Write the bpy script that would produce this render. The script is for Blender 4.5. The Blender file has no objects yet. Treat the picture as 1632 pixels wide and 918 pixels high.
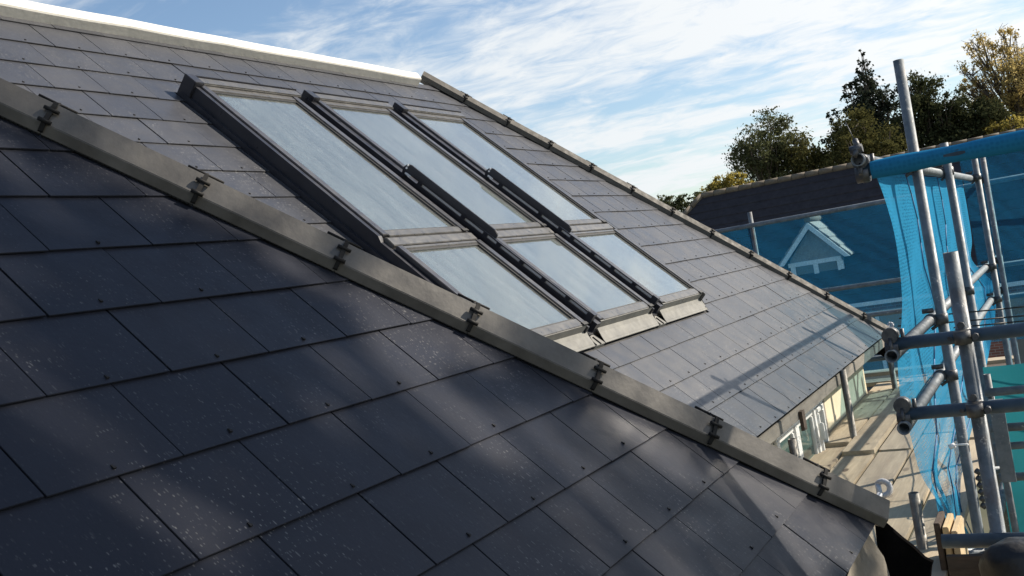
import bpy, bmesh, math, random
from mathutils import Vector, Matrix
from math import sin, cos, tan, radians, pi, sqrt, atan2
R = random.Random(7)
C = bpy.context.scene.collection
SC = bpy.context.scene

# ---------------------------------------------------------------- camera
YAW, ROLL = radians(29.08), radians(9.72)
fw = Vector((-sin(YAW), cos(YAW), 0)); rt = Vector((cos(YAW), sin(YAW), 0)); dn = Vector((0, 0, -1))
cx_ = rt * cos(ROLL) + dn * sin(ROLL); cy_ = -(-rt * sin(ROLL) + dn * cos(ROLL)); cz_ = -fw
cam = bpy.data.cameras.new('camera'); co = bpy.data.objects.new('camera', cam); C.objects.link(co)
co.matrix_world = Matrix(((cx_.x, cy_.x, cz_.x, 0), (cx_.y, cy_.y, cz_.y, 0), (cx_.z, cy_.z, cz_.z, 0), (0, 0, 0, 1)))
cam.sensor_width = 36; cam.lens = 35.37; cam.clip_start = 0.05; cam.clip_end = 3000
SC.camera = co

# ---------------------------------------------------------------- light
SUN_AZ, SUN_EL = radians(49), radians(33)          # azimuth clockwise from +Y
sd = Vector((sin(SUN_AZ) * cos(SUN_EL), cos(SUN_AZ) * cos(SUN_EL), sin(SUN_EL)))
sl = bpy.data.lights.new('sun', 'SUN'); sl.energy = 5.0; sl.angle = radians(0.55); sl.color = (1, 0.9, 0.76)
so = bpy.data.objects.new('sun', sl); C.objects.link(so)
so.rotation_euler = (-sd).to_track_quat('-Z', 'Y').to_euler()
W = bpy.data.worlds.new('World'); SC.world = W; W.use_nodes = True
nt = W.node_tree; nt.nodes.clear()
def wn(t, **k):
    n = nt.nodes.new(t)
    for a, b in k.items(): setattr(n, a, b)
    return n
def wm(op, a, b=None, clamp=False):
    n = wn('ShaderNodeMath', operation=op, use_clamp=clamp)
    for i, v in enumerate((a, b)):
        if v is None: continue
        if isinstance(v, (int, float)): n.inputs[i].default_value = v
        else: nt.links.new(v, n.inputs[i])
    return n.outputs[0]
sky = wn('ShaderNodeTexSky', sky_type='NISHITA'); sky.sun_disc = False
sky.sun_elevation = SUN_EL; sky.sun_rotation = SUN_AZ; sky.air_density = 1.1; sky.dust_density = 0.5; sky.ozone_density = 2.5
tc = wn('ShaderNodeTexCoord'); sp = wn('ShaderNodeSeparateXYZ'); nt.links.new(tc.outputs['Generated'], sp.inputs[0])
zz = wm('ADD', wm('MAXIMUM', sp.outputs[2], 0.0), 0.09)
cb = wn('ShaderNodeCombineXYZ')
nt.links.new(wm('DIVIDE', sp.outputs[0], zz), cb.inputs[0]); nt.links.new(wm('DIVIDE', sp.outputs[1], zz), cb.inputs[1])
mp = wn('ShaderNodeMapping'); nt.links.new(cb.outputs[0], mp.inputs[0]); mp.inputs['Rotation'].default_value = (0, 0, radians(-24)); mp.inputs['Scale'].default_value = (1.0, 1.35, 1)
def wnoise(scale, det, rough, off):
    m2 = wn('ShaderNodeMapping'); nt.links.new(mp.outputs[0], m2.inputs[0]); m2.inputs['Location'].default_value = off
    n = wn('ShaderNodeTexNoise'); n.inputs['Scale'].default_value = scale; n.inputs['Detail'].default_value = det; n.inputs['Roughness'].default_value = rough
    n.inputs['Distortion'].default_value = 0.5
    nt.links.new(m2.outputs[0], n.inputs['Vector']); return n.outputs['Fac']
big = wnoise(0.8, 3, 0.5, (3.1, 1.7, 0)); fine = wnoise(4.2, 8, 0.62, (0.3, 5.2, 2)); 
cl = wm('ADD', wm('MULTIPLY', big, 0.9), wm('MULTIPLY', fine, 0.75))
rp = wn('ShaderNodeMapRange', interpolation_type='SMOOTHSTEP'); nt.links.new(cl, rp.inputs[0])
rp.inputs[1].default_value = 0.65; rp.inputs[2].default_value = 1.0
# more cloud toward the sun's side of the sky, as the photograph's white upper right shows
dp = wn('ShaderNodeVectorMath', operation='DOT_PRODUCT'); nt.links.new(tc.outputs['Generated'], dp.inputs[0]); dp.inputs[1].default_value = sd
sunw = wm('POWER', wm('MAXIMUM', dp.outputs['Value'], 0.0), 2.0)
cf = wm('ADD', rp.outputs[0], wm('MULTIPLY', sunw, 0.35), True)
# the photograph's cloud lies in a low bank; higher up the sky clears to deep blue
hi = wn('ShaderNodeMapRange', interpolation_type='SMOOTHSTEP'); nt.links.new(sp.outputs[2], hi.inputs[0]); hi.inputs[1].default_value = 0.30; hi.inputs[2].default_value = 0.62; hi.inputs[3].default_value = 0.95; hi.inputs[4].default_value = 0.03
cf = wm('MULTIPLY', cf, hi.outputs[0])
cc = wn('ShaderNodeMix', data_type='RGBA'); nt.links.new(sunw, cc.inputs[0]); cc.inputs[6].default_value = (5.7, 6.0, 6.2, 1); cc.inputs[7].default_value = (8.8, 8.6, 8.4, 1)
mx = wn('ShaderNodeMix', data_type='RGBA'); nt.links.new(cf, mx.inputs[0]); nt.links.new(sky.outputs[0], mx.inputs[6]); nt.links.new(cc.outputs[2], mx.inputs[7])
bg = wn('ShaderNodeBackground'); bg.inputs[1].default_value = 0.085; nt.links.new(mx.outputs[2], bg.inputs[0])
wo = wn('ShaderNodeOutputWorld'); nt.links.new(bg.outputs[0], wo.inputs[0])
SC.view_settings.view_transform = 'Standard'; SC.view_settings.look = 'None'; SC.view_settings.exposure = 0.8; SC.view_settings.gamma = 1

# ---------------------------------------------------------------- constants
TH = radians(44.19); CT, ST, TT = cos(TH), sin(TH), tan(TH)
CA, CB, GZ = -1.71, -2.53, -5.8
EA, EB = -0.72, -1.58                                  # eave x of the near wing and of the main slope
def PL(c):                                             # roof-plane coordinates (down slope, along eave, out of plane)
    return lambda s, y, n=0: Vector((s * CT + n * ST, y, c - s * ST + n * CT))
PA, PB = PL(CA), PL(CB)
ID = lambda x, y, z: Vector((x, y, z))

# ---------------------------------------------------------------- mesh helpers
class MB:
    def __init__(s, f=ID): s.v = []; s.f = []; s.m = f; s.sm = []
    def vs(s, pts): i = len(s.v); s.v += [tuple(s.m(*p)) for p in pts]; return i
    def face(s, idx, smooth=False): s.f.append(tuple(idx)); s.sm.append(smooth)
    def box(s, a, b):
        (x0, y0, z0), (x1, y1, z1) = a, b
        i = s.vs([(x0, y0, z0), (x1, y0, z0), (x1, y1, z0), (x0, y1, z0), (x0, y0, z1), (x1, y0, z1), (x1, y1, z1), (x0, y1, z1)])
        for q in ((0, 3, 2, 1), (4, 5, 6, 7), (0, 1, 5, 4), (1, 2, 6, 5), (2, 3, 7, 6), (3, 0, 4, 7)): s.face([i + k for k in q])
        return s
    def prism(s, poly, d, flip=False):                 # poly = list of 3-D points, d = extrusion vector (both in local coords)
        n = len(poly); i = s.vs(list(poly) + [tuple(p[k] + d[k] for k in range(3)) for p in poly])
        s.face([i + k for k in range(n)][::-1]); s.face([i + n + k for k in range(n)])
        for k in range(n): s.face([i + k, i + (k + 1) % n, i + n + (k + 1) % n, i + n + k])
        return s
    def tube(s, p, q, r, n=14, r2=None, hollow=False, cap=True):
        p, q = Vector(p), Vector(q); r2 = r if r2 is None else r2
        a = (q - p).normalized(); u = a.orthogonal().normalized(); w = a.cross(u)
        ring = lambda c, rr: [tuple(c + (u * cos(2 * pi * k / n) + w * sin(2 * pi * k / n)) * rr) for k in range(n)]
        i = s.vs(ring(p, r)); j = s.vs(ring(q, r2))
        for k in range(n): s.face([i + k, i + (k + 1) % n, j + (k + 1) % n, j + k], True)
        if hollow:
            for c0, i0, sg, rr in ((p, i, 1, r), (q, j, -1, r2)):
                e = s.vs(ring(c0, rr * .84)); g = s.vs(ring(c0 + a * (.25 * sg), rr * .84))
                for k in range(n):
                    s.face([i0 + k, i0 + (k + 1) % n, e + (k + 1) % n, e + k][::-sg]); s.face([e + k, e + (k + 1) % n, g + (k + 1) % n, g + k][::-sg], True)
                s.face([g + k for k in range(n)][::-sg])
        elif cap: s.face([i + k for k in range(n)][::-1]); s.face([j + k for k in range(n)])
        return s
    def path(s, pts, r, n=8):
        for a, b in zip(pts[:-1], pts[1:]): s.tube(a, b, r, n)
        return s
    def grid(s, rows, smooth=True):
        i = s.vs([p for r in rows for p in r]); w = len(rows[0])
        for a in range(len(rows) - 1):
            for b in range(w - 1): s.face([i + a * w + b, i + a * w + b + 1, i + (a + 1) * w + b + 1, i + (a + 1) * w + b], smooth)
        return s
    def mesh(s, name, mat, bev=0):
        me = bpy.data.meshes.new(name); me.from_pydata(s.v, [], s.f); me.polygons.foreach_set('use_smooth', s.sm)
        for m_ in (mat if isinstance(mat, (list, tuple)) else [mat]): me.materials.append(m_)
        bm = bmesh.new(); bm.from_mesh(me); bmesh.ops.recalc_face_normals(bm, faces=bm.faces)
        if bev:
            es = [e for e in bm.edges if len(e.link_faces) == 2 and e.calc_face_angle(0) > .6]
            bmesh.ops.bevel(bm, geom=es, offset=bev, segments=2, affect='EDGES', clamp_overlap=True)
        bm.to_mesh(me); bm.free(); me.update(); return me
    def obj(s, name, mat, parent=None, label=None, bev=0, **k):
        o = bpy.data.objects.new(name, s.mesh(name, mat, bev)); C.objects.link(o); o.parent = parent
        if label: o['label'] = label
        for a, b in k.items(): o[a] = b
        return o
def tag(o, label, cat, group=None):
    o['label'] = label; o['category'] = cat
    if group: o['group'] = group
    return o
def thing(name, label, cat, loc=(0, 0, 0), group=None):
    o = bpy.data.objects.new(name, None); C.objects.link(o); o.location = loc; o.empty_display_size = .1
    return tag(o, label, cat, group)
def keep(child, parent):                                # parent without moving (things whose empty is not at the origin)
    child.parent = parent; child.matrix_parent_inverse = Matrix.Translation(-Vector(parent.location)); return child

# ---------------------------------------------------------------- materials
class Mt:
    def __init__(s, name):
        s.m = bpy.data.materials.new(name); s.m.use_nodes = True; s.t = s.m.node_tree; s.b = s.t.nodes['Principled BSDF']; s.out = s.t.nodes['Material Output']
    def n(s, t, **k):
        n = s.t.nodes.new(t)
        for a, b in k.items(): setattr(n, a, b)
        return n
    def set(s, inp, v):
        if isinstance(v, bpy.types.NodeSocket): s.t.links.new(v, inp)
        else: inp.default_value = v
    def math(s, op, a, b=0.0, clamp=False):
        n = s.n('ShaderNodeMath', operation=op, use_clamp=clamp); s.set(n.inputs[0], a); s.set(n.inputs[1], b); return n.outputs[0]
    def mix(s, f, a, b):
        n = s.n('ShaderNodeMix', data_type='RGBA'); s.set(n.inputs[0], f); s.set(n.inputs[6], a); s.set(n.inputs[7], b); return n.outputs[2]
    def mr(s, v, a, b, c=0., d=1.):
        n = s.n('ShaderNodeMapRange'); s.set(n.inputs[0], v); s.set(n.inputs[1], a); s.set(n.inputs[2], b); s.set(n.inputs[3], c); s.set(n.inputs[4], d); return n.outputs[0]
    def pos(s): return s.n('ShaderNodeNewGeometry').outputs['Position']
    def slope(s, ks=1., ky=1.):                         # world position in roof-slope axes, so grain runs down the slope
        p = s.pos(); d = s.n('ShaderNodeVectorMath', operation='DOT_PRODUCT'); s.set(d.inputs[0], p); d.inputs[1].default_value = (CT, 0, -ST)
        y = s.n('ShaderNodeSeparateXYZ'); s.set(y.inputs[0], p); c = s.n('ShaderNodeCombineXYZ')
        s.set(c.inputs[0], s.math('MULTIPLY', d.outputs['Value'], ks)); s.set(c.inputs[1], s.math('MULTIPLY', y.outputs[1], ky)); return c.outputs[0]
    def scale(s, v, k):
        m = s.n('ShaderNodeMapping'); s.set(m.inputs[0], v); m.inputs['Scale'].default_value = k; return m.outputs[0]
    def noise(s, v, sc, det=4, ro=.55, dist=0):
        n = s.n('ShaderNodeTexNoise'); s.set(n.inputs['Vector'], v); n.inputs['Scale'].default_value = sc; n.inputs['Detail'].default_value = det; n.inputs['Roughness'].default_value = ro; n.inputs['Distortion'].default_value = dist
        return n.outputs['Fac']
    def specks(s, v, sc, rad, keep_):
        n = s.n('ShaderNodeTexVoronoi', voronoi_dimensions='2D'); s.set(n.inputs['Vector'], v); n.inputs['Scale'].default_value = sc
        sep = s.n('ShaderNodeSeparateColor'); s.set(sep.inputs[0], n.outputs['Color'])
        r = s.math('MULTIPLY', s.mr(sep.outputs[0], keep_, 1., 0., 1.), rad)
        return s.math('MULTIPLY', s.mr(s.math('SUBTRACT', r, n.outputs['Distance']), 0., rad * .35), s.mr(sep.outputs[1], 0, 1, .3, 1), True)
    def bump(s, h, st, d=.01):
        b = s.n('ShaderNodeBump'); b.inputs['Strength'].default_value = st; b.inputs['Distance'].default_value = d; s.set(b.inputs['Height'], h); s.set(s.b.inputs['Normal'], b.outputs[0])
    def fin(s, col=None, rough=None, metal=None, spec=None):
        if col is not None: s.set(s.b.inputs['Base Color'], col)
        if rough is not None: s.set(s.b.inputs['Roughness'], rough)
        if metal is not None: s.set(s.b.inputs['Metallic'], metal)
        if spec is not None: s.set(s.b.inputs['Specular IOR Level'], spec)
        return s.m
def rgb(r, g=None, b=None): return (r, r if g is None else g, r if b is None else b, 1)
def simple(name, c1, c2, sc=8, rough=.6, metal=0., bump=.15, spec=None, stretch=(1, 1, 1), rr=.12):
    m = Mt(name); v = m.scale(m.pos(), stretch); f = m.noise(v, sc, 6, .6)
    col = m.mix(m.mr(f, .3, .7), rgb(*c1), rgb(*c2)); m.bump(m.noise(v, sc * 6, 4), bump, .004)
    return m.fin(col, m.mr(m.noise(v, sc * 2.3, 3), .3, .7, rough - rr, min(1, rough + rr)), metal, spec)

def slate_mat(name, base, speck_amt, film_amt=.35, spec=.5, elong=2.6):
    E_ = lambda k: m.slope(k / elong, k)
    m = Mt(name); oi = m.n('ShaderNodeObjectInfo'); rnd = oi.outputs['Random']
    v1 = m.slope()
    c = m.mix(m.noise(v1, 5, 6, .65), rgb(*[k * .72 for k in base]), rgb(*[k * 1.3 for k in base]))
    c = m.mix(m.math('MULTIPLY', rnd, .5), c, rgb(base[0] * 1.5, base[1] * 1.45, base[2] * 1.35))
    grain = m.noise(m.slope(14, 60), 1., 5, .7)
    film = m.mr(m.noise(m.slope(1.6, 4.5), 1., 5, .62, .4), .45, .8, 0, .3)                  # dried dusty wash running down the slope
    c = m.mix(m.math('MULTIPLY', film, film_amt), c, rgb(.24, .235, .23))
    msk = m.mr(m.noise(m.slope(2.1, 2.6), 1., 5, .65), .46, .66)
    st = m.math('ADD', m.specks(E_(85), 1., .25, .80), m.specks(E_(140), 1., .33, .62), True)
    st = m.math('ADD', st, m.math('MULTIPLY', m.specks(m.slope(26, 110), 1., .26, .80), .9), True)
    st = m.math('MULTIPLY', m.math('MULTIPLY', st, m.mr(msk, 0, 1, .10, 1.)), speck_amt, True)
    c = m.mix(st, c, rgb(.46, .45, .43))
    m.bump(m.math('ADD', m.math('MULTIPLY', m.noise(v1, 26, 6, .7), .7), m.math('MULTIPLY', grain, .3)), .22, .004)
    rg = m.math('ADD', m.mr(m.noise(v1, 9, 4), .3, .7, .27, .44), m.math('MULTIPLY', rnd, .06))
    return m.fin(c, m.math('ADD', rg, m.math('MULTIPLY', st, .3), True), 0, spec)
M = {}
M['slate_near'] = slate_mat('fibre_slate_near', (.0195, .0215, .0295), .34, .05, .12, 1.9)  # darker, bluer copy of the slate, tree shade partly put into its colour
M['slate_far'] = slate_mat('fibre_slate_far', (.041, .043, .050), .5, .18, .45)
M['deck'] = simple('roof_membrane', (.012, .012, .014), (.022, .022, .024), 6, .8)
M['cap'] = simple('hip_cap', (.058, .054, .049), (.132, .123, .110), 7, .42, 0, .25, stretch=(1, 1, 1))
M['clip'] = simple('clip_plastic', (.012, .012, .012), (.022, .021, .02), 20, .7, 0, .15, .2)
M['cap_far'] = simple('hip_cap_far', (.075, .07, .062), (.12, .112, .10), 9, .7, 0, .2, .3)
M['anth'] = simple('anthracite_metal', (.016, .017, .024), (.03, .031, .038), 9, .38, 0, .06)
M['sash'] = simple('grey_aluminium', (.085, .083, .08), (.125, .122, .116), 12, .36, .2, .06)
M['rail'] = simple('dark_grey_rail', (.045, .045, .05), (.075, .074, .078), 12, .36, .1, .06)
M['gasket'] = simple('rubber', (.01, .01, .01), (.02, .02, .02), 12, .6)
M['reveal'] = simple('plaster_reveal', (.72, .78, .74), (.80, .84, .80), 3, .8)
M['reveal_back'] = simple('grey_reveal_back', (.22, .29, .31), (.27, .34, .36), 3, .8)
M['lead'] = simple('apron_metal', (.15, .15, .145), (.22, .217, .20), 9, .75, 0, .12, .3)
M['kerb'] = simple('white_grp', (.50, .495, .46), (.62, .61, .57), 5, .5, 0, .3)
M['fascia'] = simple('fascia_board', (.13, .12, .105), (.22, .2, .17), 6, .7, 0, .3, stretch=(3, .6, 3))
M['render'] = simple('cream_render', (.46, .42, .30), (.56, .51, .38), 6, .9, 0, .4)
M['upvc'] = simple('white_upvc', (.74, .74, .72), (.82, .82, .80), 5, .35, 0, .05)
M['felt'] = simple('black_felt', (.003, .003, .0035), (.007, .0065, .0065), 9, .95, 0, .6, .0)
M['cloth'] = simple('grey_underlay', (.10, .09, .07), (.19, .165, .13), 9, .85, 0, .8)
M['galv'] = simple('galvanised_tube', (.10, .115, .125), (.20, .215, .23), 14, .6, .1, .3)
def tube_mat():                                          # dull zinc with rust bloom and dried mortar splashes
    m = Mt('galvanised_tube'); p = m.pos()
    c = m.mix(m.mr(m.noise(p, 16, 6, .65), .3, .7), rgb(.085, .108, .125), rgb(.19, .215, .24))
    c = m.mix(m.mr(m.noise(p, 5, 5, .7), .56, .72, 0, .7), c, rgb(.10, .065, .045))
    sp_ = m.math('MULTIPLY', m.mr(m.noise(p, 38, 4, .7), .60, .68), m.mr(m.noise(p, 3.3, 3), .42, .6), True)
    c = m.mix(sp_, c, rgb(.42, .41, .38)); m.bump(m.math('ADD', m.noise(p, 90, 3), m.math('MULTIPLY', sp_, 1.5)), .3, .003)
    return m.fin(c, m.mr(m.noise(p, 12, 4), .3, .7, .45, .75), .1)
M['galv'] = tube_mat()
M['blue_tube'] = simple('blue_tone_tube', (.035, .065, .10), (.07, .115, .16), 11, .5, 0, .3)  # transom tubes in a blue tone
M['rust'] = simple('weathered_tube', (.13, .115, .10), (.27, .25, .22), 22, .6, .4, .35)
M['coup'] = simple('coupler_steel', (.045, .05, .06), (.13, .13, .13), 30, .5, .6, .3)
M['pipe'] = simple('grey_plastic_pipe', (.5, .5, .54), (.6, .6, .63), 12, .4)
M['brick'] = None
def film_mat():                                         # printed protective film on the new window: rows of small dark print
    m = Mt('upvc_film'); p = m.pos()
    sp_ = m.specks(m.scale(p, (1, 40, 40)), 1., .3, .3)
    n = m.n('ShaderNodeTexVoronoi'); m.set(n.inputs['Vector'], p); n.inputs['Scale'].default_value = 44
    d = m.math('MULTIPLY', m.mr(n.outputs['Distance'], .22, .3, 1, 0), m.mr(m.noise(p, 9, 2), .45, .55), True)
    return m.fin(m.mix(d, m.mix(m.noise(p, 7), rgb(.70, .70, .69), rgb(.82, .82, .80)), rgb(.12, .15, .17)), .4)
M['film'] = film_mat()
def wood(name, a, b):
    m = Mt(name); oi = m.n('ShaderNodeObjectInfo'); p = m.n('ShaderNodeTexCoord').outputs['Object']
    off = m.n('ShaderNodeVectorMath', operation='ADD'); m.set(off.inputs[0], p); m.set(off.inputs[1], m.mix(oi.outputs['Random'], rgb(0), rgb(9, 5, 3)))
    v = off.outputs[0]
    g = m.noise(m.scale(v, (26, 1.6, 26)), 1., 6, .65, .6); st = m.noise(m.scale(v, (5, 1.1, 5)), 1., 5, .6)
    kn = m.specks(m.scale(v, (9, 3.6, 1)), 1., .2, .72)
    c = m.mix(m.mr(g, .3, .72), rgb(*a), rgb(*b)); c = m.mix(m.mr(st, .5, .78, 0, .6), c, rgb(a[0] * .55, a[1] * .52, a[2] * .5)); c = m.mix(kn, c, rgb(.07, .045, .03))
    c = m.mix(m.math('MULTIPLY', oi.outputs['Random'], .35), c, rgb(.30, .27, .23)); c = m.mix(m.mr(m.noise(m.scale(v, (3, 2, 3)), 1., 6, .7), .52, .75, 0, .55), c, rgb(.14, .12, .10))
    m.bump(g, .4, .004); return m.fin(c, .8)
M['wood'] = wood('weathered_board', (.31, .245, .165), (.52, .435, .305))
M['newwood'] = wood('newer_board', (.52, .38, .2), (.66, .5, .28))
M['darkwood'] = simple('dark_wood', (.045, .032, .025), (.1, .07, .05), 9, .8, 0, .4, stretch=(1, 4, 4))  # dark brown plank tone
def glass(name, dust):
    m = Mt(name); m.t.nodes.remove(m.b); v = m.slope()
    tr = m.n('ShaderNodeBsdfTransparent'); tr.inputs[0].default_value = rgb(.78, .87, .90)
    gl = m.n('ShaderNodeBsdfGlossy'); gl.inputs['Roughness'].default_value = .035; gl.inputs[0].default_value = rgb(.96, 1, 1)
    bp = m.n('ShaderNodeBump'); bp.inputs['Strength'].default_value = .015; bp.inputs['Distance'].default_value = .02; m.set(bp.inputs['Height'], m.noise(v, 2.2, 2)); m.set(gl.inputs['Normal'], bp.outputs[0])
    fr = m.n('ShaderNodeFresnel'); fr.inputs[0].default_value = 1.75
    mx_ = m.n('ShaderNodeMixShader'); m.set(mx_.inputs[0], m.math('MULTIPLY', fr.outputs[0], 1.6, True)); m.set(mx_.inputs[1], tr.outputs[0]); m.set(mx_.inputs[2], gl.outputs[0])
    df = m.n('ShaderNodeBsdfDiffuse'); df.inputs[0].default_value = rgb(.72, .73, .7)
    sp_ = m.math('ADD', m.specks(m.slope(34, 90), 1., .33, .55), m.math('MULTIPLY', m.specks(m.slope(16, 60), 1., .22, .7), .7), True)
    strk = m.mr(m.noise(m.slope(2.6, 30), 1., 5, .65, .3), .4, .8, .16, .34)
    dd = m.math('MULTIPLY', m.math('ADD', m.math('MULTIPLY', sp_, m.mr(m.noise(v, 2.4, 3), .35, .65, .05, .32)), strk, True), dust, True)
    m2 = m.n('ShaderNodeMixShader'); m.set(m2.inputs[0], dd); m.set(m2.inputs[1], mx_.outputs[0]); m.set(m2.inputs[2], df.outputs[0]); m.set(m.out.inputs[0], m2.outputs[0]); return m.m
M['glass'] = glass('dusty_glass', .34)
def pane_dark(name, c):
    m = Mt(name); return m.fin(m.mix(m.noise(m.pos(), 3), rgb(*c), rgb(*[k * 1.6 for k in c])), .06, 0, .6)
M['pane'] = pane_dark('window_glass', (.045, .085, .08))
M['pane2'] = pane_dark('house_glass', (.10, .11, .11))
def net(name, col, op0, op1, transl, tint=(.55, .86, 1.)):
    m = Mt(name); m.t.nodes.remove(m.b); p = m.pos()
    tr = m.n('ShaderNodeBsdfTransparent'); tr.inputs[0].default_value = rgb(*tint)
    df = m.n('ShaderNodeBsdfDiffuse'); tl = m.n('ShaderNodeBsdfTranslucent')
    c = m.mix(m.noise(p, 5, 5), rgb(*col), rgb(*[k * .75 for k in col])); m.set(df.inputs[0], c); m.set(tl.inputs[0], c)
    a = m.n('ShaderNodeMixShader'); a.inputs[0].default_value = transl; m.set(a.inputs[1], df.outputs[0]); m.set(a.inputs[2], tl.outputs[0])
    vz = m.n('ShaderNodeTexVoronoi'); m.set(vz.inputs['Vector'], p); vz.inputs['Scale'].default_value = 62; vz.inputs['Randomness'].default_value = .35
    hole = m.mr(vz.outputs['Distance'], .2, .55, op0, op1)
    # woven sheet: the more obliquely a ray meets it, the more thread it has to pass
    lw = m.n('ShaderNodeLayerWeight'); lw.inputs[0].default_value = .5; cs = m.math('MAXIMUM', m.math('SUBTRACT', 1., lw.outputs['Facing']), .12)
    f = m.math('SUBTRACT', 1., m.math('POWER', m.math('SUBTRACT', 1., hole), m.math('DIVIDE', 1., cs)), True)
    b = m.n('ShaderNodeMixShader'); m.set(b.inputs[0], f); m.set(b.inputs[1], tr.outputs[0]); m.set(b.inputs[2], a.outputs[0]); m.set(m.out.inputs[0], b.outputs[0]); return m.m
M['net_lit'] = net('debris_net_lit', (.05, .36, .64), .08, .24, .5, (.92, .95, .97))  # brighter copy of the net blue, sunlight put into its colour
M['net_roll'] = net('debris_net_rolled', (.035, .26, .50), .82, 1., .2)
M['net_dark'] = net('debris_net_dark', (.015, .15, .32), .13, .38, .4)  # darker copy of the same net blue
M['net_teal'] = net('teal_sheet', (.03, .23, .27), .96, 1., .35)
M['netrope'] = simple('net_rope', (.01, .08, .2), (.02, .11, .25), 20, .7)
def leafmat(name, a, b, tr=.35):
    m = Mt(name); m.t.nodes.remove(m.b); p = m.pos(); g = m.n('ShaderNodeNewGeometry')
    c = m.mix(m.mr(m.noise(p, .9, 4), .32, .68), rgb(*a), rgb(*b)); c = m.mix(m.math('MULTIPLY', g.outputs['Random Per Island'], .5), c, rgb(*[k * 1.5 for k in b]))
    df = m.n('ShaderNodeBsdfDiffuse'); tl = m.n('ShaderNodeBsdfTranslucent'); m.set(df.inputs[0], c); m.set(tl.inputs[0], c)
    x = m.n('ShaderNodeMixShader'); x.inputs[0].default_value = tr; m.set(x.inputs[1], df.outputs[0]); m.set(x.inputs[2], tl.outputs[0]); m.set(m.out.inputs[0], x.outputs[0]); return m.m
M['bark'] = simple('bark', (.07, .055, .04), (.14, .115, .085), 6, .9, 0, .6)
M['l_airy'] = leafmat('airy_leaf', (.045, .055, .025), (.10, .105, .05))
M['l_dark'] = leafmat('dark_leaf', (.026, .034, .018), (.06, .065, .03), .28)
M['l_con'] = leafmat('conifer_leaf', (.018, .024, .018), (.042, .05, .033), .18)
M['l_olive'] = leafmat('olive_leaf', (.04, .042, .015), (.10, .095, .035), .3)
M['l_yel'] = leafmat('yellow_leaf', (.28, .21, .07), (.46, .37, .16), .5)
M['l_gold'] = leafmat('gold_leaf', (.17, .14, .03), (.30, .25, .07), .5)
M['l_far'] = leafmat('far_leaf', (.05, .06, .03), (.09, .095, .045), .3)
M['tile'] = simple('dark_roof_tile', (.012, .011, .015), (.024, .021, .026), 3, .85, 0, .5)
M['ridge'] = simple('ridge_tile_tan', (.10, .08, .06), (.17, .14, .10), 4, .85, 0, .4)
M['lighttile'] = simple('dormer_tile', (.20, .18, .16), (.32, .29, .26), 7, .75, 0, .4)
M['white'] = simple('white_paint', (.70, .71, .72), (.8, .8, .8), 5, .5)
M['ground'] = simple('garden_ground', (.05, .06, .03), (.12, .11, .07), .4, .95, 0, .5)
M['tape'] = simple('white_tie', (.75, .75, .75), (.85, .85, .85), 5, .4)
M['sack'] = simple('black_plastic', (.006, .006, .007), (.013, .013, .015), 9, .5, 0, .5)
def brickmat():
    m = Mt('red_brick'); p = m.pos(); br = m.n('ShaderNodeTexBrick'); v = m.n('ShaderNodeSeparateXYZ'); m.set(v.inputs[0], p); c = m.n('ShaderNodeCombineXYZ')
    m.set(c.inputs[0], v.outputs[0]); m.set(c.inputs[1], v.outputs[2]); m.set(br.inputs['Vector'], c.outputs[0]); br.inputs['Scale'].default_value = 1.
    br.inputs['Brick Width'].default_value = .225; br.inputs['Row Height'].default_value = .075; br.inputs['Mortar Size'].default_value = .008
    br.inputs['Color1'].default_value = rgb(.26, .10, .07); br.inputs['Color2'].default_value = rgb(.18, .075, .055); br.inputs['Mortar'].default_value = rgb(.3, .27, .24)
    return m.fin(br.outputs['Color'], .9)
M['brick'] = brickmat()

# ---------------------------------------------------------------- ground
g = MB(); g.grid([[(x, y, GZ) for x in (-900, -60, 60, 900)] for y in (-600, -30, 60, 1500)], False)
g.obj('ground', M['ground'], kind='structure')

# ================================================================ the house being roofed
house = thing('house', 'house being re-roofed with dark slates, skylights and a white flat-roof edge', 'house')
HA = lambda s: s * CT + 4.29                            # hip of the near wing in its plane:   y at s
VB = lambda s: s * CT + 5.15                            # valley
HB = lambda s: 9.69 + .868 * (s * CT - EB)              # far hip
SA_TOP, SB_TOP = -5.02, -6.17
SA0, SB0 = -1.009, -2.206
WY0, WY1, WS0, WS1 = 3.90, 6.56, -5.432, -3.167            # skylight opening
def clip(poly, f):
    out = []
    for i in range(len(poly)):
        a, b = poly[i], poly[(i + 1) % len(poly)]; fa, fb = f(a), f(b)
        if fa >= 0: out.append(a)
        if fa * fb < 0: t = fa / (fa - fb); out.append((a[0] + (b[0] - a[0]) * t, a[1] + (b[1] - a[1]) * t))
    return out
def slab(mb, poly, n0, n1):
    poly = clip(poly, lambda p: 1); n = len(poly)
    i = mb.vs([(p[0], p[1], n0) for p in poly] + [(p[0], p[1], n1) for p in poly])
    mb.face([i + k for k in range(n)][::-1]); mb.face([i + n + k for k in range(n)])
    for k in range(n): mb.face([i + k, i + (k + 1) % n, i + n + (k + 1) % n, i + n + k])
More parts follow.
